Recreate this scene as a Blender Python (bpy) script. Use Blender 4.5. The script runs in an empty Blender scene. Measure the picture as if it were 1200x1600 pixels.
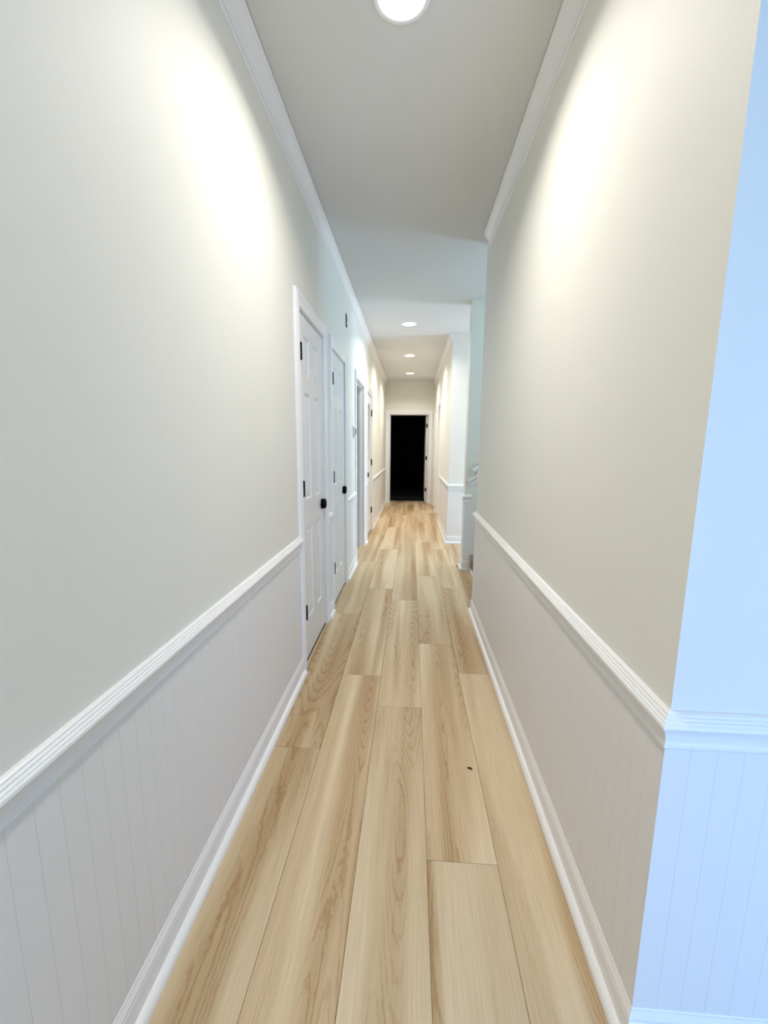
import bpy, bmesh, math, random
from mathutils import Vector, Matrix

random.seed(7)
PI = math.pi
S = bpy.context.scene
C = S.collection

# ------------------------------------------------------------------ camera
F_PX, PITCH, YAW, ROLL, CAM_H = 649.9, 0.1579, 0.0645, 0.0081, 1.3254
cam_data = bpy.data.cameras.new('camera')
cam_data.sensor_fit = 'VERTICAL'
cam_data.sensor_height = 36.0
cam_data.sensor_width = 27.0
cam_data.lens = F_PX / 1600.0 * 36.0
cam_data.clip_start = 0.02
cam = bpy.data.objects.new('camera', cam_data)
C.objects.link(cam)
fw = Vector((-math.sin(YAW) * math.cos(PITCH), math.cos(YAW) * math.cos(PITCH), -math.sin(PITCH)))
rt = Vector((math.cos(YAW), math.sin(YAW), 0))
up = rt.cross(fw)
r2 = rt * math.cos(ROLL) + up * math.sin(ROLL)
u2 = up * math.cos(ROLL) - rt * math.sin(ROLL)
m = Matrix((r2, u2, -fw)).transposed().to_4x4()
m.translation = (0, 0, CAM_H)
cam.matrix_world = m
S.camera = cam

# ------------------------------------------------------------------ world, exposure, daylight
w = bpy.data.worlds.new('daylight_sky')
S.world = w
w.use_nodes = True
w.node_tree.nodes['Background'].inputs[0].default_value = (0.42, 0.66, 1.0, 1)
w.node_tree.nodes['Background'].inputs[1].default_value = 0.6
S.view_settings.view_transform = 'Standard'
S.view_settings.look = 'None'
S.view_settings.gamma = 1.0
S.view_settings.use_curve_mapping = False
S.view_settings.exposure = 0.08
S.cycles.diffuse_bounces = 4
S.cycles.max_bounces = 10
S.cycles.adaptive_threshold = 0.02

DAY = (0.19, 0.46, 1.0)


def daylight(name, loc, direction, sx, sy, power, color=DAY):
    """Daylight entering through a window: an area lamp as large as the window, outside its panes."""
    ld = bpy.data.lights.new(name, 'AREA')
    ld.shape = 'RECTANGLE'
    ld.size, ld.size_y = sx, sy
    ld.energy = power
    ld.color = color
    o = bpy.data.objects.new(name, ld)
    C.objects.link(o)
    o.location = loc
    o.rotation_euler = Vector(direction).to_track_quat('-Z', 'Z').to_euler()
    return o


daylight('entry_window_daylight', (1.8, -2.80, 0.80), (0, 1, 0), 1.6, 1.3, 132)
daylight('side_hall_door_daylight', (3.62, 5.12, 1.15), (-1, 0, 0), 0.8, 1.9, 215, (0.50, 0.69, 1.0))
daylight('stair_window_daylight', (2.52, 3.84, 2.2), (-1, 0, 0), 1.0, 1.4, 34, (0.50, 0.78, 1.0))

LAMP_W = 12.0
LAMP_COL = (1.0, 0.96, 0.905)

# ------------------------------------------------------------------ dimensions read off the photograph (metres)
XL, XR = -0.6176, 0.513         # faces of the two long walls
ZC = 2.753                      # ceiling
T = 0.115                       # wall thickness
YEND = 9.714                    # wall at the end of the hall
Y0 = 0.7755                     # near end of the right wall
Y1 = 3.2587                     # far end of the right wall, foot of the stairs
XS = 0.572                      # hall face of the short wall past the stairs
YS0, YS1 = 4.42, 4.57           # that wall's two faces
Y2 = 5.68                       # wall facing the camera, past the side hall
XR2 = 0.508
YB = -2.6                       # wall behind the camera
XFAR = 3.4
RAIL_Z = 0.744
BASE_H = 0.108


# ------------------------------------------------------------------ materials
def mat(name):
    mt = bpy.data.materials.new(name)
    mt.use_nodes = True
    return mt, mt.node_tree.nodes, mt.node_tree.links, mt.node_tree.nodes['Principled BSDF']


def paint(name, col, rough=0.5, bump=0.02, scale=220.0, var=0.02):
    mt, n, l, b = mat(name)
    tc = n.new('ShaderNodeTexCoord')
    nz = n.new('ShaderNodeTexNoise')
    nz.inputs['Scale'].default_value = scale
    nz.inputs['Detail'].default_value = 3
    l.new(tc.outputs['Object'], nz.inputs['Vector'])
    n2 = n.new('ShaderNodeTexNoise')
    n2.inputs['Scale'].default_value = 1.7
    l.new(tc.outputs['Object'], n2.inputs['Vector'])
    mx = n.new('ShaderNodeMix')
    mx.data_type = 'RGBA'
    mx.inputs[6].default_value = (*[c * (1 - var) for c in col], 1)
    mx.inputs[7].default_value = (*[min(1, c * (1 + var)) for c in col], 1)
    l.new(n2.outputs[0], mx.inputs[0])
    l.new(mx.outputs[2], b.inputs['Base Color'])
    b.inputs['Roughness'].default_value = rough
    bp = n.new('ShaderNodeBump')
    bp.inputs['Strength'].default_value = bump
    bp.inputs['Distance'].default_value = 0.002
    l.new(nz.outputs[0], bp.inputs['Height'])
    l.new(bp.outputs[0], b.inputs['Normal'])
    return mt


M_WALL = paint('cream_wall_paint', (0.86, 0.843, 0.765), 0.62, 0.05)
M_CEIL = paint('ceiling_paint', (0.72, 0.715, 0.69), 0.8, 0.08)
M_WAIN = paint('wainscot_paint', (0.86, 0.85, 0.835), 0.5, 0.03)
M_TRIM = paint('trim_gloss_paint', (0.92, 0.915, 0.905), 0.3, 0.0, var=0.01)
M_DOOR = paint('door_paint', (0.84, 0.84, 0.835), 0.38, 0.01, var=0.01)
M_BLACK = paint('matte_black_metal', (0.003, 0.003, 0.003), 0.5, 0.0)
for _m in (M_BLACK,):
    _m.node_tree.nodes['Principled BSDF'].inputs['Specular IOR Level'].default_value = 0.05
M_UNLIT = paint('unlit_room_black', (0.004, 0.004, 0.008), 0.9, 0.0)  # near-black colour stands in for the darkness of the unlit room
M_CARPET = paint('taupe_carpet', (0.32, 0.25, 0.20), 0.95, 0.8, 420, 0.12)
M_RED = paint('dark_red_plastic', (0.10, 0.006, 0.008), 0.4, 0.0)
M_SCRAP = paint('dried_brown_scrap', (0.02, 0.010, 0.004), 0.7, 0.2, 400)
M_SHELL = paint('plain_plaster', (0.72, 0.71, 0.68), 0.8, 0.02)
M_PLASTIC = paint('white_plastic', (0.82, 0.82, 0.82), 0.35, 0.0)
M_SCREEN = paint('dark_display', (0.012, 0.014, 0.018), 0.2, 0.0)


def m_lens():
    mt, n, l, b = mat('lamp_lens')
    b.inputs['Base Color'].default_value = (0.9, 0.9, 0.9, 1)
    b.inputs['Emission Color'].default_value = (1.0, 0.97, 0.92, 1)
    b.inputs['Emission Strength'].default_value = 9.0
    return mt


M_LENS = m_lens()


def m_glass():
    mt, n, l, b = mat('window_glass')
    out = n['Material Output']
    tr = n.new('ShaderNodeBsdfTransparent')
    gl = n.new('ShaderNodeBsdfGlossy')
    gl.inputs['Roughness'].default_value = 0.02
    mx = n.new('ShaderNodeMixShader')
    mx.inputs[0].default_value = 0.06
    l.new(tr.outputs[0], mx.inputs[1])
    l.new(gl.outputs[0], mx.inputs[2])
    l.new(mx.outputs[0], out.inputs[0])
    return mt


M_GLASS = m_glass()


def m_wood():
    mt, n, l, b = mat('pale_oak_plank')
    tc = n.new('ShaderNodeTexCoord')
    oi = n.new('ShaderNodeObjectInfo')
    comb = n.new('ShaderNodeCombineXYZ')

    def math_(op, a, bb):
        nd = n.new('ShaderNodeMath')
        nd.operation = op
        for i, v in enumerate((a, bb)):
            if v is None:
                continue
            if isinstance(v, (int, float)):
                nd.inputs[i].default_value = v
            else:
                l.new(v, nd.inputs[i])
        return nd.outputs[0]
    l.new(math_('MULTIPLY', oi.outputs['Random'], 37.0), comb.inputs[0])
    l.new(math_('MULTIPLY', oi.outputs['Random'], 91.0), comb.inputs[1])
    add = n.new('ShaderNodeVectorMath')
    l.new(tc.outputs['Object'], add.inputs[0])
    l.new(comb.outputs[0], add.inputs[1])

    def mapped(sx, sy):
        mp = n.new('ShaderNodeMapping')
        mp.inputs['Scale'].default_value = (sx, sy, 1)
        l.new(add.outputs[0], mp.inputs['Vector'])
        return mp.outputs[0]

    def noise(sx, sy, detail=3, rough=0.55, dist=0.0):
        nz = n.new('ShaderNodeTexNoise')
        nz.inputs['Scale'].default_value = 1.0
        nz.inputs['Detail'].default_value = detail
        nz.inputs['Roughness'].default_value = rough
        nz.inputs['Distortion'].default_value = dist
        l.new(mapped(sx, sy), nz.inputs['Vector'])
        return nz.outputs[0]

    def ramp(v, p0, c0, p1, c1):
        r = n.new('ShaderNodeValToRGB')
        r.color_ramp.elements[0].position = p0
        r.color_ramp.elements[0].color = (*c0, 1)
        r.color_ramp.elements[1].position = p1
        r.color_ramp.elements[1].color = (*c1, 1)
        l.new(v, r.inputs[0])
        return r.outputs[0]

    def mixc(fac, a, bb, mode='MIX'):
        mx = n.new('ShaderNodeMix')
        mx.data_type = 'RGBA'
        mx.blend_type = mode
        if isinstance(fac, (int, float)):
            mx.inputs[0].default_value = fac
        else:
            l.new(fac, mx.inputs[0])
        for i, v in ((6, a), (7, bb)):
            if isinstance(v, tuple):
                mx.inputs[i].default_value = (*v, 1)
            else:
                l.new(v, mx.inputs[i])
        return mx.outputs[2]
    bands = noise(8.5, 0.40, 2, 0.45, 0.3)                 # soft broad streaks along the plank
    base = ramp(bands, 0.29, (0.45, 0.285, 0.125), 0.63, (0.75, 0.60, 0.395))
    fine = noise(210.0, 5.0, 4, 0.7)                      # fibres
    fib = ramp(fine, 0.30, (0.82, 0.79, 0.75), 0.60, (1.02, 1.02, 1.02))
    col = mixc(0.8, base, fib, 'MULTIPLY')
    # cathedral grain: nested elongated ovals with jagged edges, in the darker streaks
    cath = math_('ADD', noise(8.5, 0.75, 0, 0.3, 0.15), math_('MULTIPLY', noise(80.0, 26.0, 3, 0.65), 0.040))
    wv = math_('SINE', math_('MULTIPLY', cath, 170.0), None)
    line = ramp(wv, 0.30, (1, 1, 1), 0.97, (0.75, 0.65, 0.51))
    mskr = ramp(bands, 0.42, (1, 1, 1), 0.54, (0, 0, 0))
    col2 = mixc(mskr, col, mixc(0.75, col, line, 'MULTIPLY'))
    # plank-to-plank tone
    tone = ramp(oi.outputs['Random'], 0.0, (0.93, 0.92, 0.90), 1.0, (1.05, 1.05, 1.05))
    col3 = mixc(1.0, col2, tone, 'MULTIPLY')
    l.new(col3, b.inputs['Base Color'])
    b.inputs['Roughness'].default_value = 0.46
    bp = n.new('ShaderNodeBump')
    bp.inputs['Strength'].default_value = 0.08
    bp.inputs['Distance'].default_value = 0.001
    l.new(fine, bp.inputs['Height'])
    l.new(bp.outputs[0], b.inputs['Normal'])
    return mt


M_WOOD = m_wood()


# ------------------------------------------------------------------ mesh helpers
class MB:
    """Collects faces; build() links them as one mesh object."""

    def __init__(self):
        self.v, self.f, self.s = [], [], []

    def poly(self, pts, faces, smooth=False):
        k = len(self.v)
        self.v += [tuple(p) for p in pts]
        self.f += [tuple(i + k for i in f) for f in faces]
        self.s += [smooth] * len(faces)
        return self

    def box(self, x0, x1, y0, y1, z0, z1):
        return self.poly([(x0, y0, z0), (x1, y0, z0), (x1, y1, z0), (x0, y1, z0),
                          (x0, y0, z1), (x1, y0, z1), (x1, y1, z1), (x0, y1, z1)],
                         [(0, 3, 2, 1), (4, 5, 6, 7), (0, 1, 5, 4), (1, 2, 6, 5), (2, 3, 7, 6), (3, 0, 4, 7)])

    def loft(self, rings, caps=True, closed=True, smooth=False):
        n = len(rings[0])
        pts = [p for r in rings for p in r]
        fs = []
        for i in range(len(rings) - 1):
            for j in range(n if closed else n - 1):
                a, b_ = i * n + j, i * n + (j + 1) % n
                fs.append((a, b_, b_ + n, a + n))
        if caps and closed:
            fs.append(tuple(reversed(range(n))))
            fs.append(tuple((len(rings) - 1) * n + j for j in range(n)))
        return self.poly(pts, fs, smooth)

    def cyl(self, p0, p1, r0, r1=None, n=16, smooth=True):
        r1 = r0 if r1 is None else r1
        p0, p1 = Vector(p0), Vector(p1)
        q = (p1 - p0).to_track_quat('Z', 'Y')
        ring = lambda p, r: [p + q @ Vector((r * math.cos(2 * PI * j / n), r * math.sin(2 * PI * j / n), 0)) for j in range(n)]
        return self.loft([ring(p0, r0), ring(p1, r1)], smooth=smooth)

    def lathe(self, origin, axis, prof, n=28):
        """prof: (distance along axis, radius) pairs."""
        o, q = Vector(origin), Vector(axis).to_track_quat('Z', 'Y')
        rings = [[o + q @ Vector((max(r, 1e-4) * math.cos(2 * PI * j / n), max(r, 1e-4) * math.sin(2 * PI * j / n), d)) for j in range(n)] for d, r in prof]
        return self.loft(rings, smooth=True)

    def sweep(self, prof, p0, p1, out, upv=(0, 0, 1), m0=0.0, m1=0.0):
        """Moulding: profile (out, up) pushed from p0 to p1; m0/m1 = mitre at the ends (+1 outside corner, -1 inside)."""
        p0, p1, out, upv = Vector(p0), Vector(p1), Vector(out), Vector(upv)
        d = (p1 - p0).normalized()
        a = [p0 + out * u + upv * z - d * (u * m0) for u, z in prof]
        b_ = [p1 + out * u + upv * z + d * (u * m1) for u, z in prof]
        return self.loft([a, b_])

    def mesh(self, name):
        me = bpy.data.meshes.new(name)
        me.from_pydata(self.v, [], self.f)
        bm = bmesh.new()
        bm.from_mesh(me)
        bmesh.ops.recalc_face_normals(bm, faces=bm.faces)
        bm.to_mesh(me)
        bm.free()
        me.polygons.foreach_set('use_smooth', self.s)
        return me

    def build(self, name, material, parent=None, bevel=0.0, label=None):
        me = self.mesh(name)
        me.materials.append(material)
        o = bpy.data.objects.new(name, me)
        C.objects.link(o)
        if parent:
            o.parent = parent
        if bevel:
            bv = o.modifiers.new('bevel', 'BEVEL')
            bv.width = bevel
            bv.segments = 2
            bv.limit_method = 'ANGLE'
        if label:
            o['label'] = label
        return o


def tag(o, label, cat, kind=None, group=None):
    o['label'] = label
    o['category'] = cat
    if kind:
        o['kind'] = kind
    if group:
        o['group'] = group
    return o


def struct(o, label, cat):
    return tag(o, label, cat, 'structure')


def empty(name, loc=(0, 0, 0)):
    e = bpy.data.objects.new(name, None)
    e.empty_display_size = 0.1
    C.objects.link(e)
    e.location = loc
    return e


def linked(name, me, parent, loc, rotz=0.0):
    o = bpy.data.objects.new(name, me)
    C.objects.link(o)
    o.parent = parent
    o.location = loc
    o.rotation_euler = (0, 0, rotz)
    return o


# ------------------------------------------------------------------ floor
sub = MB()
sub.box(-3.3, 3.7, YB - 0.1, 13.2, -0.10, -0.014)
floor = struct(sub.build('floor', M_WOOD), 'pale oak plank floor running the length of the hallway', 'floor')

PW, PL, GAP = 0.2265, 1.5, 0.0005
SEAM0 = 0.073
joint0 = {-3: 1.63, -2: 1.63, -1: 2.24, 0: 1.958, 1: 1.162, 2: 2.305}
# column k spans SEAM0 + (k-1)*PW .. SEAM0 + k*PW ; k=1 is the column right of the seam at 0.073


def plank(x0, x1, y0, y1):
    if x1 - x0 < 0.02 or y1 - y0 < 0.03:
        return
    cx, cy = (x0 + x1) / 2, (y0 + y1) / 2
    hx, hy, c = (x1 - x0) / 2 - GAP, (y1 - y0) / 2 - GAP, 0.0009
    rings = [[(-hx, -hy, -0.013), (hx, -hy, -0.013), (hx, hy, -0.013), (-hx, hy, -0.013)],
             [(-hx, -hy, -c), (hx, -hy, -c), (hx, hy, -c), (-hx, hy, -c)],
             [(-hx + c, -hy + c, 0), (hx - c, -hy + c, 0), (hx - c, hy - c, 0), (-hx + c, hy - c, 0)]]
    o = MB().loft(rings).build('plank', M_WOOD, floor)
    o.location = (cx, cy, 0)


def x_limit(k, y0, y1):
    """How far to the right column k is laid over this stretch (None: not laid)."""
    mid = (y0 + y1) / 2
    if k <= 2:
        return 99
    if mid < Y0 or YS1 < mid < Y2:
        return 2.3
    if k == 3 and Y1 < mid < YS0:
        return 0.66
    return None


breaks = [Y0, Y1, YS0, YS1, Y2]
for k in range(-3, 13):
    xa, xb = SEAM0 + (k - 1) * PW, SEAM0 + k * PW
    if k == -3:
        xa, xb = -0.733, xb
    j = joint0.get(k, 0.3 + 0.62 * (k * 5 % 7) / 3.0)
    ys = [j + PL * i for i in range(-4, 8)]
    if k == 2:
        ys = [-1.0, 0.70] + ys[4:]
    for ya, yb in zip(ys[:-1], ys[1:]):
        if yb < -0.9 or ya > 11.0:
            continue
        ya, yb = max(ya, -0.9), min(yb, 11.0)
        cuts = [ya] + ([b_ for b_ in breaks if ya < b_ < yb] if k > 2 else []) + [yb]
        for c0, c1 in zip(cuts[:-1], cuts[1:]):
            hi = x_limit(k, c0, c1)
            if hi is not None:
                plank(xa, min(xb, hi), c0, c1)

# ------------------------------------------------------------------ ceiling
ce = MB()
ZT = ZC + 0.08
HX = 1.35                                   # the ceiling opens over the stairs from here on
ce.box(-3.3, 3.7, YB - 0.1, Y1, ZC, ZT)
ce.box(-3.3, HX, Y1, YS0, ZC, ZT)
ce.box(-3.3, 3.7, YS0, 13.2, ZC, ZT)
struct(ce.build('ceiling', M_CEIL), 'smooth off-white ceiling with recessed lights over the hallway', 'ceiling')

# ------------------------------------------------------------------ doors along the walls: (y0, y1) are clear openings
DH = 2.05
D1 = (2.308, 2.928)
D2 = (3.232, 3.850)
D3 = (4.625, 5.390)
D4 = (5.735, 6.445)
DA = (7.50, 8.26)
DB = (8.60, 9.30)
CW = 0.076                                  # casing width


def wall_with_openings(x0, x1, y0, y1, openings, name, material, label):
    mb = MB()
    y = y0
    for a, b_ in openings:
        mb.box(x0, x1, y, a, 0, ZC)
        mb.box(x0, x1, a, b_, DH + 0.01, ZC)
        y = b_
    mb.box(x0, x1, y, y1, 0, ZC)
    return struct(mb.build(name, material), label, 'wall')


wall_left = wall_with_openings(XL - T, XL, YB, YEND, [D1, D2, D3, D4], 'wall_left', M_WALL, 'long cream wall with the row of white doors')
mb = MB()
mb.box(XR, XR + T, Y0 + T, Y1 - T, 0, ZC)
mb.box(XR, XFAR, Y0, Y0 + T, 0, ZC)
mb.box(XR, XFAR, Y1 - T, Y1, 0, ZC)
wall_right = struct(mb.build('wall_right', M_WALL), 'cream wall opposite the doors, its near end lit blue by daylight', 'wall')
mb = MB()
mb.box(XS, XFAR, YS0, YS1, 0, ZC)
mb.box(HX, XFAR, YS0, YS1, ZC, 4.7)
wall_stair = struct(mb.build('wall_stair', M_WALL), 'pale blue-lit wall end beside the carpeted stairs', 'wall')
far_walls = MB()
y = Y2
far_walls.box(XR2, XFAR, Y2, Y2 + T, 0, ZC)
yy = Y2 + T
for a, b_ in (DA, DB):
    far_walls.box(XR2, XR2 + T, yy, a, 0, ZC)
    far_walls.box(XR2, XR2 + T, a, b_, DH + 0.01, ZC)
    yy = b_
far_walls.box(XR2, XR2 + T, yy, YEND, 0, ZC)
wall_far = struct(far_walls.build('wall_far_right', M_WALL), 'cream wall past the side passage, near the dark doorway', 'wall')
DE = (-0.505, 0.372)
mb = MB()
mb.box(-3.3, DE[0], YEND, YEND + T, 0, ZC)
mb.box(DE[0], DE[1], YEND, YEND + T, DH - 0.02, ZC)
mb.box(DE[1], XFAR, YEND, YEND + T, 0, ZC)
wall_back = struct(mb.build('wall_back', M_WALL), 'shaded end wall of the hallway around the black doorway', 'wall')

# outer shell: rooms behind the doors, entry room behind the camera, side hall, stairwell
# wall behind the camera, with the entry window
WX0, WX1, WZ0, WZ1 = 1.0, 2.6, 0.15, 1.45
mb = MB()
mb.box(-3.3, WX0, YB - T, YB, 0, ZC).box(WX1, XFAR, YB - T, YB, 0, ZC)
mb.box(WX0, WX1, YB - T, YB, 0, WZ0).box(WX0, WX1, YB - T, YB, WZ1, ZC)
struct(mb.build('wall_front', M_WALL), 'cream wall of the entry room around its low window', 'wall')
struct(MB().box(XR, XR + T, YB, -0.65, 0, ZC).build('wall_shade_partition', M_WALL), 'added cream partition behind the viewer, shading the hallway from the entry window', 'wall')  # unseen partition, added to keep window light off the left wall
# outer right wall: side-hall glass door and stair window
mb = MB()
X0, X1 = XFAR, XFAR + T
mb.box(X0, X1, YB - T, Y1, 0, ZC)
XW = 2.30                                   # landing wall at the top of the first flight
mb.box(XW, XW + T, Y1, 3.32, 0, 4.7).box(XW, XW + T, 4.36, YS0, 0, 4.7).box(XW, XW + T, 3.32, 4.36, 0, 1.5).box(XW, XW + T, 3.32, 4.36, 2.9, 4.7)
mb.box(X0, X1, YS1, 4.72, 0, ZC).box(X0, X1, 5.52, YEND + T, 0, ZC).box(X0, X1, 4.72, 5.52, 2.1, ZC)
struct(mb.build('wall_outer', M_WALL), 'outer wall with the glazed door and the stair window', 'wall')
mb = MB()
mb.box(-3.3 - T, -3.3, YB - T, 13.2, 0, ZC)
mb.box(-3.3, XL - T, 4.28, 4.40, 0, ZC).box(-3.3, XL - T, 5.52, 5.62, 0, ZC)
struct(mb.build('wall_closet', M_SHELL), 'plain inner walls of the rooms behind the white doors', 'wall')
mb = MB()
mb.box(HX - 0.05, HX, Y1, YS0, ZT, 4.7)
mb.box(HX, XFAR, Y1 - T, Y1, ZC, 4.7)
mb.box(HX - 0.05, XW + T, Y1 - T, YS1, 4.7, 4.8)
struct(mb.build('wall_stairwell', M_SHELL), 'upper stairwell walls above the carpeted stairs', 'wall')
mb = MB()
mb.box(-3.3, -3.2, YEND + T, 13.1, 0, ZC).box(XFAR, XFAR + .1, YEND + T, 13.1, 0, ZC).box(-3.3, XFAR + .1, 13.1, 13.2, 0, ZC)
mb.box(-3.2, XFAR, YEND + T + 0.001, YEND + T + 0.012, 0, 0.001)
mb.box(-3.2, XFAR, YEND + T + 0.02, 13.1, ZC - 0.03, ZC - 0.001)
struct(mb.build('wall_dark_room', M_UNLIT), 'walls of the room beyond the end doorway, darkness put into their colour', 'wall')
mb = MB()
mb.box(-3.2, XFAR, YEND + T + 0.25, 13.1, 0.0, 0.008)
tag(mb.build('unlit_carpet', M_UNLIT), 'carpet of the room beyond the doorway, darkness put into its near-black colour', 'carpet', 'structure')


# ------------------------------------------------------------------ windows (daylight comes through these)
def window(name, origin, u, vlen, ulen, label, bars):
    """Frame, muntins and panes in the opening; u = direction along the wall."""
    e = empty(name, origin)
    struct(e, label, 'window')
    along_x = abs(u[0]) > 0.5
    def bx(mbb, u0, u1, z0, z1, d0, d1):
        if along_x:
            mbb.box(u0, u1, d0, d1, z0, z1)
        else:
            mbb.box(d0, d1, u0, u1, z0, z1)
    fr = MB()
    t = 0.05
    bx(fr, 0, t, 0, vlen, -0.04, 0.04)
    bx(fr, ulen - t, ulen, 0, vlen, -0.04, 0.04)
    bx(fr, t, ulen - t, 0, t, -0.04, 0.04)
    bx(fr, t, ulen - t, vlen - t, vlen, -0.04, 0.04)
    fr.build('frame', M_TRIM, e)
    nu, nv = bars
    du, dv = (ulen - 2 * t) / nu, (vlen - 2 * t) / nv
    for i in range(1, nu):
        mm = MB()
        bx(mm, t + du * i - .01, t + du * i + .01, t, vlen - t, -0.015, 0.015)
        mm.build('muntin', M_TRIM, e)
    for j_ in range(1, nv):
        mm = MB()
        bx(mm, t, ulen - t, t + dv * j_ - .01, t + dv * j_ + .01, -0.014, 0.014)
        mm.build('muntin', M_TRIM, e)
    for i in range(nu):
        for j_ in range(nv):
            pp = MB()
            bx(pp, t + du * i + .01, t + du * (i + 1) - .01, t + dv * j_ + .01, t + dv * (j_ + 1) - .01, -0.003, 0.003)
            pp.build('pane', M_GLASS, e)


window('window_1', (WX0, YB - 0.05, WZ0), (1, 0, 0), WZ1 - WZ0, WX1 - WX0, 'low entry room window letting in blue daylight', (2, 2))
window('window_2', (XW + 0.05, 3.32, 1.5), (0, 1, 0), 1.4, 1.04, 'stair landing window with daylight', (1, 2))
window('window_3', (XFAR + 0.05, 4.72, 0.0), (0, 1, 0), 2.1, 0.8, 'glazed outer door at the end of the side passage', (1, 2))

# ------------------------------------------------------------------ mouldings
RAIL = [(0, 0), (0.009, 0), (0.0112, 0.003), (0.0112, 0.008), (0.009, 0.0105), (0.0085, 0.013), (0.009, 0.020), (0.011, 0.030), (0.015, 0.039), (0.020, 0.045),
        (0.024, 0.049), (0.0255, 0.053), (0.0245, 0.058), (0.021, 0.061), (0.0205, 0.0635), (0.016, 0.0655), (0.0155, 0.069), (0.011, 0.071), (0.0105, 0.0745),
        (0.006, 0.077), (0, 0.0775)]
BASE = [(0, 0), (0.014, 0), (0.014, 0.074), (0.0125, 0.0765), (0.0125, 0.079), (0.014, 0.081), (0.0135, 0.086), (0.010, 0.094), (0.0075, 0.100), (0.0075, 0.104), (0.004, BASE_H), (0, BASE_H)]
SHOE = [(0.014, 0), (0.033, 0), (0.033, 0.006), (0.0315, 0.012), (0.028, 0.018), (0.022, 0.0225), (0.014, 0.0245)]
CROWN = [(0, -0.090), (0.004, -0.090), (0.0075, -0.086), (0.0075, -0.079), (0.0045, -0.0765), (0.0045, -0.074), (0.011, -0.072), (0.0135, -0.068), (0.0125, -0.064),
         (0.010, -0.062), (0.013, -0.056), (0.018, -0.047), (0.025, -0.038), (0.033, -0.029), (0.040, -0.0225), (0.043, -0.021), (0.043, -0.017), (0.0475, -0.015),
         (0.051, -0.010), (0.051, -0.004), (0.047, -0.003), (0.047, 0), (0, 0)]
trim_n = [0]


def rail(p0, p1, out, label, m0=0.0, m1=0.0):
    trim_n[0] += 1
    o = MB().sweep(RAIL, (*p0, RAIL_Z), (*p1, RAIL_Z), (*out, 0), m0=m0, m1=m1).build('trim_%d' % trim_n[0], M_TRIM)
    return struct(o, label, 'chair rail')


def crown(p0, p1, out, label, m0=0.0, m1=0.0):
    trim_n[0] += 1
    o = MB().sweep(CROWN, (*p0, ZC), (*p1, ZC), (*out, 0), m0=m0, m1=m1).build('trim_%d' % trim_n[0], M_TRIM)
    return struct(o, label, 'crown moulding')


def base(name, p0, p1, out, label, m0=0.0, m1=0.0):
    o = MB().sweep(BASE, (*p0, 0), (*p1, 0), (*out, 0), m0=m0, m1=m1).build(name, M_TRIM)
    MB().sweep(SHOE, (*p0, 0), (*p1, 0), (*out, 0), m0=m0, m1=m1).build('shoe_moulding', M_TRIM, o)
    return struct(o, label, 'baseboard')


BW = 0.0505
board_me = {}


def bead_mesh(wd):
    key = round(wd, 4)
    if key not in board_me:
        hw, t, c = wd / 2 - 0.00004, 0.0055, 0.0007
        prof = [(-hw, 0), (-hw, t - c), (-hw + c, t), (hw - c, t), (hw, t - c), (hw, 0)]
        z0, z1 = BASE_H - 0.004, RAIL_Z + 0.004
        me = MB().loft([[(a, -b_, z0) for a, b_ in prof], [(a, -b_, z1) for a, b_ in prof]]).mesh('board')
        me.materials.append(M_WAIN)
        board_me[key] = me
    return board_me[key]


def wainscot(wall, p0, p1, rotz):
    """Row of narrow beaded boards from p0 to p1, lying on the wall; at rotz 0 the boards face -y."""
    p0, p1 = Vector((*p0, 0)), Vector((*p1, 0))
    L = (p1 - p0).length
    n = max(1, round(L / BW))
    me = bead_mesh(L / n)
    for i in range(n):
        linked('board', me, wall, p0.lerp(p1, (i + 0.5) / n), rotz)


OUT_L, OUT_R, OUT_C = (1, 0), (-1, 0), (0, -1)
# left wall runs between the door casings
runs = [(YB, D1[0] - CW, 'beside the nearest door'), (D1[1] + CW, D2[0] - CW, 'between the first two doors'),
        (D2[1] + CW, D3[0] - CW, 'between the second door and the open doorway'), (D3[1] + CW, D4[0] - CW, 'between open doorway and louvered door'),
        (D4[1] + CW, YEND, 'past the louvered door')]
for i, (a, b_, where) in enumerate(runs):
    y0 = max(a, -0.45)
    rail((XL, a), (XL, b_), OUT_L, 'white chair rail on the door wall ' + where)
    base('baseboard_left', (XL, a), (XL, b_), OUT_L, 'white baseboard on the door wall ' + where)
    wainscot(wall_left, (XL, y0), (XL, b_), PI / 2)
crown((XL, YB), (XL, YEND), OUT_L, 'long white crown moulding above the doors')
# right wall, round its near corner
rail((XR, Y0), (XR, Y1), OUT_R, 'white chair rail on the wall opposite the doors', 1, 1)
rail((XR, Y0), (XFAR, Y0), OUT_C, 'blue-lit chair rail on the near wall end', 1, 0)
rail((XR, Y1), (0.66, Y1), (0, 1), 'short chair rail return at the foot of the stairs', 1, 0)
base('baseboard_right', (XR, Y0), (XR, Y1), OUT_R, 'white baseboard on the wall opposite the doors', 1, 1)
base('baseboard_near', (XR, Y0), (XFAR, Y0), OUT_C, 'blue-lit baseboard on the near wall end', 1, 0)
base('baseboard_return', (XR, Y1), (0.655, Y1), (0, 1), 'short baseboard return at the foot of the stairs', 1, 0)
wainscot(wall_right, (XR, Y0), (XR, Y1 - 0.002), -PI / 2)
wainscot(wall_right, (XR - 0.0056, Y0), (XR - 0.0056 + 25 * BW, Y0), 0)
crown((XR, Y0), (XR, 3.13), OUT_R, 'white crown moulding ending above the stair opening', 0, -0.3)
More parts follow.
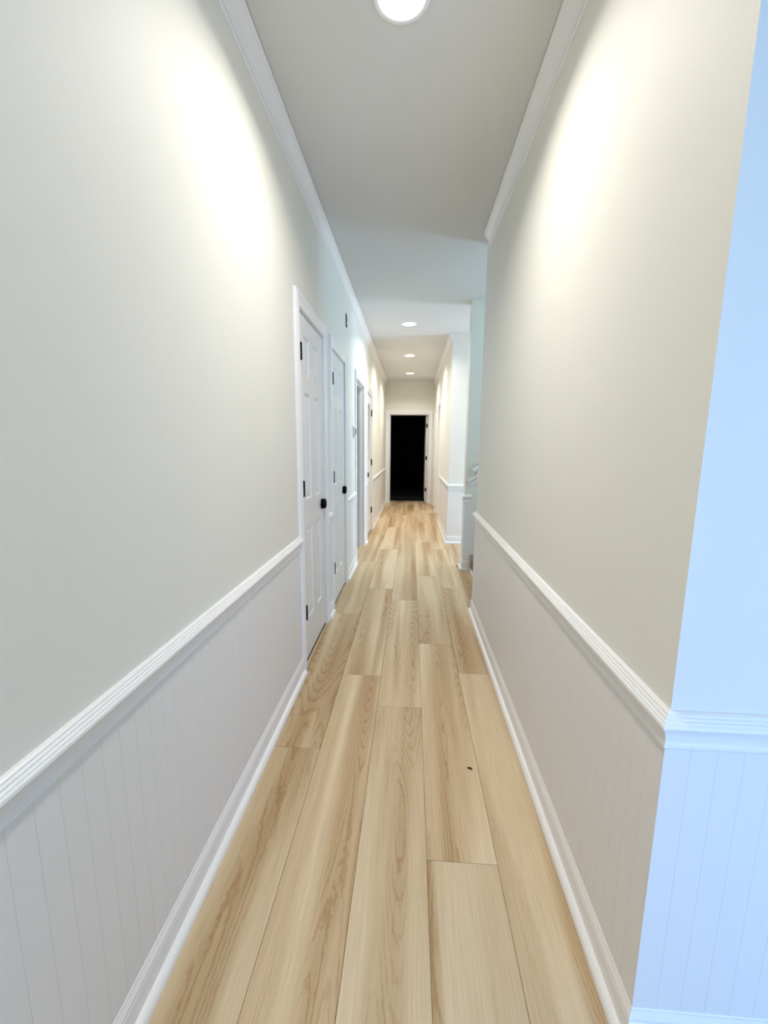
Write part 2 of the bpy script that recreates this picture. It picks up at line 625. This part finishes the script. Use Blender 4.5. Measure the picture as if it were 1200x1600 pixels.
# short wall past the stairs
rail((XS, YS0), (XS, YS1), OUT_R, 'short chair rail wrapping the wall end past the stairs', 1, 1)
rail((XS, YS0), (0.64, YS0), OUT_C, 'level chair rail at the foot of the stair wall', 1, 0)
base('baseboard_stair', (XS, YS0), (XS, YS1), OUT_R, 'tiny baseboard wrapping the wall end past the stairs', 1, 1)
base('baseboard_stair', (XS, YS0), (0.64, YS0), OUT_C, 'stub of baseboard beside the first carpeted step', 1, 0)
base('baseboard_stair', (XS, YS1), (XFAR, YS1), (0, 1), 'baseboard of the side passage behind the stair wall', 1, 0)
wainscot(wall_stair, (XS, YS0 + .002), (XS, YS1 - .002), -PI / 2)
wainscot(wall_stair, (XS - .0056, YS0), (XS - .0056 + 14 * BW, YS0), 0)
# wall facing the camera past the side hall, and the far right wall
rail((XR2, Y2), (XFAR, Y2), OUT_C, 'chair rail on the bright wall facing the side passage', 1, 0)
base('baseboard_passage', (XR2, Y2), (XFAR, Y2), OUT_C, 'baseboard on the bright wall facing the side passage', 1, 0)
wainscot(wall_far, (XR2 - .0056, Y2), (XR2 - .0056 + 22 * BW, Y2), 0)
for a, b_, m0, wh in ((Y2, DA[0] - CW, 1, 'past the side passage'), (DA[1] + CW, DB[0] - CW, 0, 'between the two far doors'), (DB[1] + CW, YEND, 0, 'in the far corner')):
    rail((XR2, a), (XR2, b_), OUT_R, 'chair rail on the far cream wall ' + wh, m0, 0)
    base('baseboard_far', (XR2, a), (XR2, b_), OUT_R, 'baseboard on the far cream wall ' + wh, m0, 0)
    wainscot(wall_far, (XR2, a + .002), (XR2, b_), -PI / 2)
crown((XR2, Y2), (XR2, YEND), OUT_R, 'crown moulding on the far cream wall', 0, 0)

# ------------------------------------------------------------------ doors
CASE = [(0.004, 0), (0.004, 0.010), (0.010, 0.013), (0.016, 0.010), (0.022, 0.0105), (0.034, 0.013), (0.044, 0.0165), (0.050, 0.0205), (0.058, 0.0205),
        (0.062, 0.018), (0.070, 0.018), (CW, 0.015), (CW, 0)]


def casing(parent, axis, face, out, a, b_, top):
    """Mitred colonial casing round an opening a..b_; axis 'y' on a wall x=face, 'x' on a wall y=face."""
    def P(u, ww, z):
        return (face + out * ww, u, z) if axis == 'y' else (u, face + out * ww, z)
    rings = [[P(a - u, ww, 0) for u, ww in CASE], [P(a - u, ww, top + u) for u, ww in CASE],
             [P(b_ + u, ww, top + u) for u, ww in CASE], [P(b_ + u, ww, 0) for u, ww in CASE]]
    return MB().loft(rings).build('casing', M_TRIM, parent)


def jamb(parent, axis, f0, f1, a, b_, top, stop_at):
    mb = MB()
    t = 0.018
    def bx(u0, u1, d0, d1, z0, z1):
        d0, d1 = min(d0, d1), max(d0, d1)
        if axis == 'y':
            mb.box(d0, d1, u0, u1, z0, z1)
        else:
            mb.box(u0, u1, d0, d1, z0, z1)
    a, b_, top = a + 0.002, b_ - 0.002, top - 0.002
    bx(a - t, a, f0, f1, 0, top + t)
    bx(b_, b_ + t, f0, f1, 0, top + t)
    bx(a, b_, f0, f1, top, top + t)
    s0, s1 = stop_at
    bx(a, a + 0.011, s0, s1, 0, top)
    bx(b_ - 0.011, b_, s0, s1, 0, top)
    bx(a + 0.011, b_ - 0.011, s0, s1, top - 0.011, top)
    return mb.build('jamb', M_TRIM, parent)


def leaf_mesh(W, H, panels, open_rects=()):
    """Leaf in its own frame: width along +u (x), front face at y = 0 looking to -y, thickness behind."""
    th, rc = 0.035, 0.009
    mb = MB()
    us = sorted({0, W} | {v for p in panels for v in p[:2]})
    zs = sorted({0, H} | {v for p in panels for v in p[2:]})
    inside = lambda u, z: any(p[0] < u < p[1] and p[2] < z < p[3] for p in panels)
    hole = lambda u, z: any(p[0] < u < p[1] and p[2] < z < p[3] for p in open_rects)
    # one clean slab front with recesses
    bm = bmesh.new()
    grid = {}
    def V(u, y, z):
        k = (round(u, 5), round(y, 5), round(z, 5))
        if k not in grid:
            grid[k] = bm.verts.new(k)
        return grid[k]
    def quad(*p):
        try:
            bm.faces.new([V(*q) for q in p])
        except ValueError:
            pass
    for i in range(len(us) - 1):
        for j_ in range(len(zs) - 1):
            u0, u1, z0, z1 = us[i], us[i + 1], zs[j_], zs[j_ + 1]
            uc, zc = (u0 + u1) / 2, (z0 + z1) / 2
            if hole(uc, zc):
                quad((u0, 0, z0), (u0, 0, z1), (u0, th, z1), (u0, th, z0))
                quad((u1, 0, z0), (u1, 0, z1), (u1, th, z1), (u1, th, z0))
                quad((u0, 0, z0), (u1, 0, z0), (u1, th, z0), (u0, th, z0))
                quad((u0, 0, z1), (u1, 0, z1), (u1, th, z1), (u0, th, z1))
                continue
            quad((u0, th, z0), (u1, th, z0), (u1, th, z1), (u0, th, z1))
            if inside(uc, zc):
                s = 0.011                       # sloped sticking round the recess
                a, b_, c, d = (u0, 0, z0), (u1, 0, z0), (u1, 0, z1), (u0, 0, z1)
                A, B, Cc, D = (u0 + s, rc, z0 + s), (u1 - s, rc, z0 + s), (u1 - s, rc, z1 - s), (u0 + s, rc, z1 - s)
                quad(a, b_, B, A)
                quad(b_, c, Cc, B)
                quad(c, d, D, Cc)
                quad(d, a, A, D)
                quad(A, B, Cc, D)
            else:
                quad((u0, 0, z0), (u1, 0, z0), (u1, 0, z1), (u0, 0, z1))
    for j_ in range(len(zs) - 1):
        for u in (0, W):
            quad((u, 0, zs[j_]), (u, th, zs[j_]), (u, th, zs[j_ + 1]), (u, 0, zs[j_ + 1]))
    for i in range(len(us) - 1):
        for z in (0, H):
            quad((us[i], 0, z), (us[i + 1], 0, z), (us[i + 1], th, z), (us[i], th, z))
    bmesh.ops.recalc_face_normals(bm, faces=bm.faces)
    me = bpy.data.meshes.new('leaf')
    bm.to_mesh(me)
    bm.free()
    me.materials.append(M_DOOR)
    return me


def raised_panel(leaf, p):
    s, s2 = 0.014, 0.040
    u0, u1, z0, z1 = p
    r = lambda i, y: [(u0 + i, y, z0 + i), (u1 - i, y, z0 + i), (u1 - i, y, z1 - i), (u0 + i, y, z1 - i)]
    MB().loft([r(s, 0.0095), r(s, 0.0085), r(s2, 0.0022), r(s2 + 0.001, 0.0016)]).build('panel', M_DOOR, leaf)


def hinge(parent, u, z, side):
    """Black butt hinge on the face of the leaf edge: knuckle with tips and a thin plate."""
    mb = MB()
    for k in range(5):
        mb.cyl((u, -0.0095, z - 0.044 + k * 0.0178), (u, -0.0095, z - 0.044 + k * 0.0178 + 0.0175), 0.0092, n=12)
    mb.cyl((u, -0.0095, z - 0.048), (u, -0.0095, z - 0.044), 0.003, 0.0065, n=12)
    mb.cyl((u, -0.0095, z + 0.045), (u, -0.0095, z + 0.049), 0.0065, 0.003, n=12)
    mb.box(min(u, u - side * 0.016), max(u, u - side * 0.016), -0.004, 0.0, z - 0.044, z + 0.045)
    return mb.build('hinge', M_BLACK, parent)


def knob(parent, u, z):
    mb = MB()
    mb.lathe((u, 0, z), (0, -1, 0), [(-0.001, 0.0), (-0.001, 0.036), (0.006, 0.036), (0.0075, 0.034), (0.0085, 0.0325), (0.010, 0.034), (0.020, 0.0355), (0.027, 0.0335), (0.031, 0.027), (0.0325, 0.015), (0.033, 0.0)])
    return mb.build('knob', M_BLACK, parent)


def six_panels(W):
    st, ms = 0.122, 0.108
    pw = (W - 2 * st - ms) / 2
    cols = [(st, st + pw), (st + pw + ms, W - st)]
    return [(a, b_, z0, z1) for a, b_ in cols for z0, z1 in ((0.238, 0.812), (0.985, 1.605), (1.70, 1.918))]


def panel_leaf(parent, W, H, loc, rotz, knob_u=None, hinge_u=None, hz=(0.315, 1.06, 1.812), side=1, sweep=False):  # sweep: lay the dark gap strip under the leaf
    ps = six_panels(W)
    lf = linked('leaf', leaf_mesh(W, H, ps), parent, loc, rotz)
    for p in ps:
        raised_panel(lf, p)
    if sweep:
        MB().box(0.004, W - 0.004, 0.0008, 0.018, -LIFT + 0.002, 0.0).build('door_gap_shade', M_BLACK, lf)  # black strip stands in for the shaded gap under the door
    if knob_u is not None:
        knob(lf, knob_u, 0.905)
    if hinge_u is not None:
        for z in hz:
            hinge(lf, hinge_u, z, side)
    return lf


def wall_door(name, axis_face, out, yr, label):
    e = empty(name, (0, 0, 0))
    struct(e, label, 'door')
    casing(e, 'y', axis_face, out, yr[0], yr[1], DH)
    return e


LEAF_H, LIFT = 2.026, 0.018
for nm, dd, lab in (('door_1', D1, 'nearest white six-panel door with black knob and hinges'), ('door_2', D2, 'second white six-panel door, tinted blue by daylight')):
    e = wall_door(nm, XL, 1, dd, lab)
    jamb(e, 'y', XL - T, XL, dd[0], dd[1], DH, (XL - 0.058, XL - 0.045))
    Wd = dd[1] - dd[0] - 0.008
    # leaf frame: u along +y, front looking +x  -> rotate so that -y_local = +x
    panel_leaf(e, Wd + 0.0015, LEAF_H, (XL - 0.004, dd[0] + 0.004, LIFT), PI / 2, knob_u=Wd - 0.076, hinge_u=0.020, side=1, sweep=True)

# open doorway with its door swung into the room
e = wall_door('door_3', XL, 1, D3, 'open doorway with grey jamb between panel door and louvered door')
jamb(e, 'y', XL - T, XL, D3[0], D3[1], DH, (XL - 0.070, XL - 0.036))
W3 = D3[1] - D3[0] - 0.008
lf = panel_leaf(e, W3, LEAF_H, (XL - T - 0.006 - W3, D3[1] - 0.012, LIFT), 0.0, knob_u=0.062)
for z in (0.33, 1.07, 1.82):
    hg = MB()
    hg.box(XL - T - 0.004, XL - T + 0.030, D3[1] - 0.003, D3[1], z - 0.045, z + 0.045)
    hg.cyl((XL - T - 0.004, D3[1] - 0.006, z - 0.045), (XL - T - 0.004, D3[1] - 0.006, z + 0.045), 0.0065, n=12)
    hg.build('hinge', M_BLACK, e)

# louvered door
e = wall_door('door_4', XL, 1, D4, 'white louvered door with black knob in the cream wall')
jamb(e, 'y', XL - T, XL, D4[0], D4[1], DH, (XL - 0.058, XL - 0.045))
W4 = D4[1] - D4[0] - 0.008
lou = (0.10, W4 - 0.10, 1.09, 1.90)
low = (0.10, W4 - 0.10, 0.21, 0.83)
lf = linked('leaf', leaf_mesh(W4, LEAF_H, [lou, low], [lou]), e, (XL - 0.006, D4[0] + 0.004, LIFT), PI / 2)
raised_panel(lf, low)
sl = MB().loft([[(lou[0] - 0.002, 0.004, -0.020), (lou[0] - 0.002, 0.009, -0.022), (lou[0] - 0.002, 0.032, 0.012), (lou[0] - 0.002, 0.027, 0.015)],
                [(lou[1] + 0.002, 0.004, -0.020), (lou[1] + 0.002, 0.009, -0.022), (lou[1] + 0.002, 0.032, 0.012), (lou[1] + 0.002, 0.027, 0.015)]]).mesh('slat')
sl.materials.append(M_DOOR)
MB().box(0.004, W4 - 0.004, 0.0008, 0.018, -LIFT + 0.002, 0.0).build('door_gap_shade', M_BLACK, lf)  # shaded gap under the leaf, made as a black strip
ns = 27
for i in range(ns):
    linked('slat', sl, lf, (0, 0, lou[2] + (i + 0.5) * (lou[3] - lou[2]) / ns))
knob(lf, 0.060, 0.905)
for z in (0.315, 1.055, 1.79):
    hinge(lf, W4 - 0.010, z, -1)

# far right doors, set back in their jambs
for nm, dd, lab in (('door_5', DA, 'recessed white door on the far cream wall past the side passage'), ('door_6', DB, 'last recessed white door beside the dark doorway')):
    e = wall_door(nm, XR2, -1, dd, lab)
    jamb(e, 'y', XR2, XR2 + T, dd[0], dd[1], DH, (XR2 + 0.058, XR2 + 0.070))
    Wd = dd[1] - dd[0] - 0.008
    panel_leaf(e, Wd, LEAF_H, (XR2 + 0.076, dd[1] - 0.004, LIFT), -PI / 2, knob_u=Wd - 0.062)

# end doorway, its door open into the dark room
e = empty('door_7')
struct(e, 'dark doorway at the end of the hallway with white casing', 'door')
HE = 2.03
def casing_end():
    k = 1.32
    prof = [(u * k, ww) for u, ww in CASE]
    f = YEND
    rings = [[(DE[0] - u, f - ww, 0) for u, ww in prof], [(DE[0] - u, f - ww, HE + u) for u, ww in prof],
             [(DE[1] + u, f - ww, HE + u) for u, ww in prof], [(DE[1] + u, f - ww, 0) for u, ww in prof]]
    return MB().loft(rings).build('casing', M_TRIM, e)
casing_end()
jamb(e, 'x', YEND, YEND + T, DE[0], DE[1], HE, (YEND + 0.045, YEND + 0.058))
WE = DE[1] - DE[0] - 0.008
lf = panel_leaf(e, WE, 2.005, (DE[1] - 0.050, YEND + T + 0.006 + WE, LIFT), -PI / 2, knob_u=0.062)
for z in (0.31, 1.05, 1.79):
    hg = MB()
    hg.box(DE[1] - 0.004, DE[1], YEND + T - 0.034, YEND + T + 0.004, z - 0.045, z + 0.045)
    hg.cyl((DE[1] - 0.010, YEND + T - 0.002, z - 0.045), (DE[1] - 0.010, YEND + T - 0.002, z + 0.045), 0.007, n=12)
    hg.box(DE[1] - 0.046, DE[1] - 0.006, YEND + T + 0.002, YEND + T + 0.006, z - 0.045, z + 0.045)
    hg.build('hinge', M_BLACK, e)

# ------------------------------------------------------------------ stairs
st = tag(empty('staircase', (0.66, (Y1 + YS0) / 2, 0)), 'taupe carpeted stairs rising behind the cream wall', 'stairs')
RISE, RUN, NST = 0.172, 0.262, 5
SX = 0.665
hw = (YS0 - Y1) / 2 - 0.012
for i in range(NST):
    x0 = SX + i * RUN - 0.66
    z0 = i * RISE
    MB().box(x0, x0 + 0.03, -hw, hw, z0, z0 + RISE - 0.022).build('riser', M_CARPET, st, 0.004)
    xd = x0 + RUN + 0.03 if i < NST - 1 else XW - 0.665
    MB().box(x0 - 0.022, xd, -hw, hw, z0 + RISE - 0.026, z0 + RISE).build('tread', M_CARPET, st, 0.008)
MB().sweep(SHOE, (SX + 0.013, Y1 + 0.04, 0), (SX + 0.013, YS0 - 0.015, 0), (-1, 0, 0)).build('shoe_moulding', M_TRIM, st).location = (-0.66, -(Y1 + YS0) / 2, 0)
# raked chair rail and handrail on the stair wall
trim_n[0] += 1
sl_ = RISE / RUN
p0, p1 = Vector((0.632, YS0, 0.915)), Vector((1.6, YS0, 0.915 + (1.6 - 0.632) * sl_))
dr = (p1 - p0).normalized()
upr = Vector((-dr.z, 0, dr.x))
struct(MB().sweep(RAIL, p0, p1, (0, -1, 0), upr).build('trim_%d' % trim_n[0], M_TRIM), 'sloping chair rail climbing the stair wall', 'chair rail')
hr = tag(empty('handrail', (0.64, YS0, 1.06)), 'white sloping handrail on the pale stair wall', 'handrail')
a0, a1 = Vector((0.0, -0.055, 0.015)), Vector((1.1, -0.055, 0.015 + 1.1 * sl_))
ring = [(-0.022, -0.014), (0.022, -0.014), (0.026, 0.004), (0.020, 0.018), (0.008, 0.025), (-0.008, 0.025), (-0.020, 0.018), (-0.026, 0.004)]
MB().loft([[a0 + Vector((0, u, 0)) + upr * v for u, v in ring], [a1 + Vector((0, u, 0)) + upr * v for u, v in ring]]).build('rail', M_TRIM, hr)
for t_ in (0.05, 0.85):
    bp_ = MB()
    c_ = a0.lerp(a1, t_)
    bp_.cyl((c_.x, c_.y, c_.z - 0.012), (c_.x, c_.y + 0.015, c_.z - 0.055), 0.006, n=10).cyl((c_.x, c_.y + 0.015, c_.z - 0.055), (c_.x, 0.0, c_.z - 0.06), 0.006, n=10)
    bp_.lathe((c_.x, -0.007, c_.z - 0.06), (0, 1, 0), [(0, 0.0), (0, 0.02), (0.007, 0.024), (0.007, 0)])
    bp_.build('bracket', M_TRIM, hr)

# ------------------------------------------------------------------ recessed lights
LX = -0.058
ring_me = MB().lathe((0, 0, 0), (0, 0, -1), [(0.0, 0.062), (0.0, 0.095), (0.004, 0.095), (0.007, 0.090), (0.007, 0.080), (0.003, 0.074), (0.0, 0.074)]).mesh('trim_ring')
ring_me.materials.append(M_TRIM)
lens_me = MB().lathe((0, 0, 0), (0, 0, -1), [(0.0, 0.0), (0.0, 0.0745), (0.0025, 0.0745), (0.0028, 0.0)]).mesh('lens')
lens_me.materials.append(M_LENS)
for yl, lab in ((1.575, 'nearest recessed ceiling light, cut by the top of the photo'), (5.22, 'second recessed ceiling light, in the bright bluish ceiling patch'),
                (6.95, 'third recessed ceiling light along the hallway'), (8.60, 'last recessed ceiling light before the dark doorway'), (-1.1, 'unseen recessed light added behind the viewer as fill')):  # the one behind the viewer is unseen, added for fill
    e = tag(empty('recessed_light', (LX, yl, ZC)), lab, 'ceiling light', group='recessed lights along the ceiling')
    linked('trim_ring', ring_me, e, (0, 0, 0))
    linked('lens', lens_me, e, (0, 0, 0))
    ld = bpy.data.lights.new('lamp', 'AREA')
    ld.shape = 'DISK'
    ld.size = 0.14
    ld.energy = LAMP_W * (0.92 if 0 < yl < 2 else 1.08 if yl > 2 else 1.25)
    ld.color = LAMP_COL
    ld.spread = math.radians(145)
    lo = bpy.data.objects.new('lamp', ld)
    C.objects.link(lo)
    lo.parent = e
    lo.location = (0, 0, -0.009)

# ------------------------------------------------------------------ small wall things
e = tag(empty('thermostat', (XL, 4.44, 1.40)), 'white thermostat with dark display beside the open doorway', 'thermostat')
MB().box(0, 0.006, -0.055, 0.055, 0, 0.13).build('back_plate', M_PLASTIC, e, 0.002)
MB().box(0.006, 0.026, -0.045, 0.045, 0.012, 0.118).build('body', M_PLASTIC, e, 0.004)
MB().box(0.0255, 0.0275, -0.034, 0.034, 0.040, 0.100).build('display', M_SCREEN, e)

e = tag(empty('alarm_strobe', (XL, 3.985, 2.39)), 'small dark red alarm plate high on the wall above the doors', 'alarm')
MB().box(0, 0.004, -0.030, 0.030, 0.0, 0.118).build('back_plate', M_RED, e, 0.002)
MB().box(0.004, 0.008, -0.022, 0.022, 0.050, 0.104).build('horn', M_RED, e, 0.003)
MB().box(0.004, 0.009, -0.016, 0.016, 0.006, 0.020).build('lens', M_BLACK, e, 0.002)

e = tag(empty('motion_sensor', (XL, 9.56, 2.45)), 'tiny white sensor high in the far corner', 'sensor')
MB().box(0, 0.022, -0.028, 0.028, 0.0, 0.085).build('housing', M_PLASTIC, e, 0.006)
MB().box(0.021, 0.026, -0.018, 0.018, 0.010, 0.036).build('lens', M_SHELL, e, 0.003)

# curled scrap on the floor
pts = []
rings = []
for i in range(9):
    t_ = i / 8
    a_ = 0.25 + t_ * 1.9
    cx_, cy_ = 0.009 * math.cos(a_), 0.009 * math.sin(a_)
    r_ = 0.0022 * math.sin(PI * (0.12 + 0.8 * t_)) + 0.0006
    rings.append([(cx_ + r_ * math.cos(a_) * math.cos(q), cy_ + r_ * math.sin(a_) * math.cos(q), 0.0026 + r_ * math.sin(q)) for q in [k * PI / 4 for k in range(8)]])
o = MB().loft(rings, smooth=True).build('dried_scrap', M_SCRAP)
o.location = (0.262, 1.553, 0)
o.scale = (1.3, 1.3, 1.3)
tag(o, 'tiny dark curled scrap lying on the oak floor', 'debris')
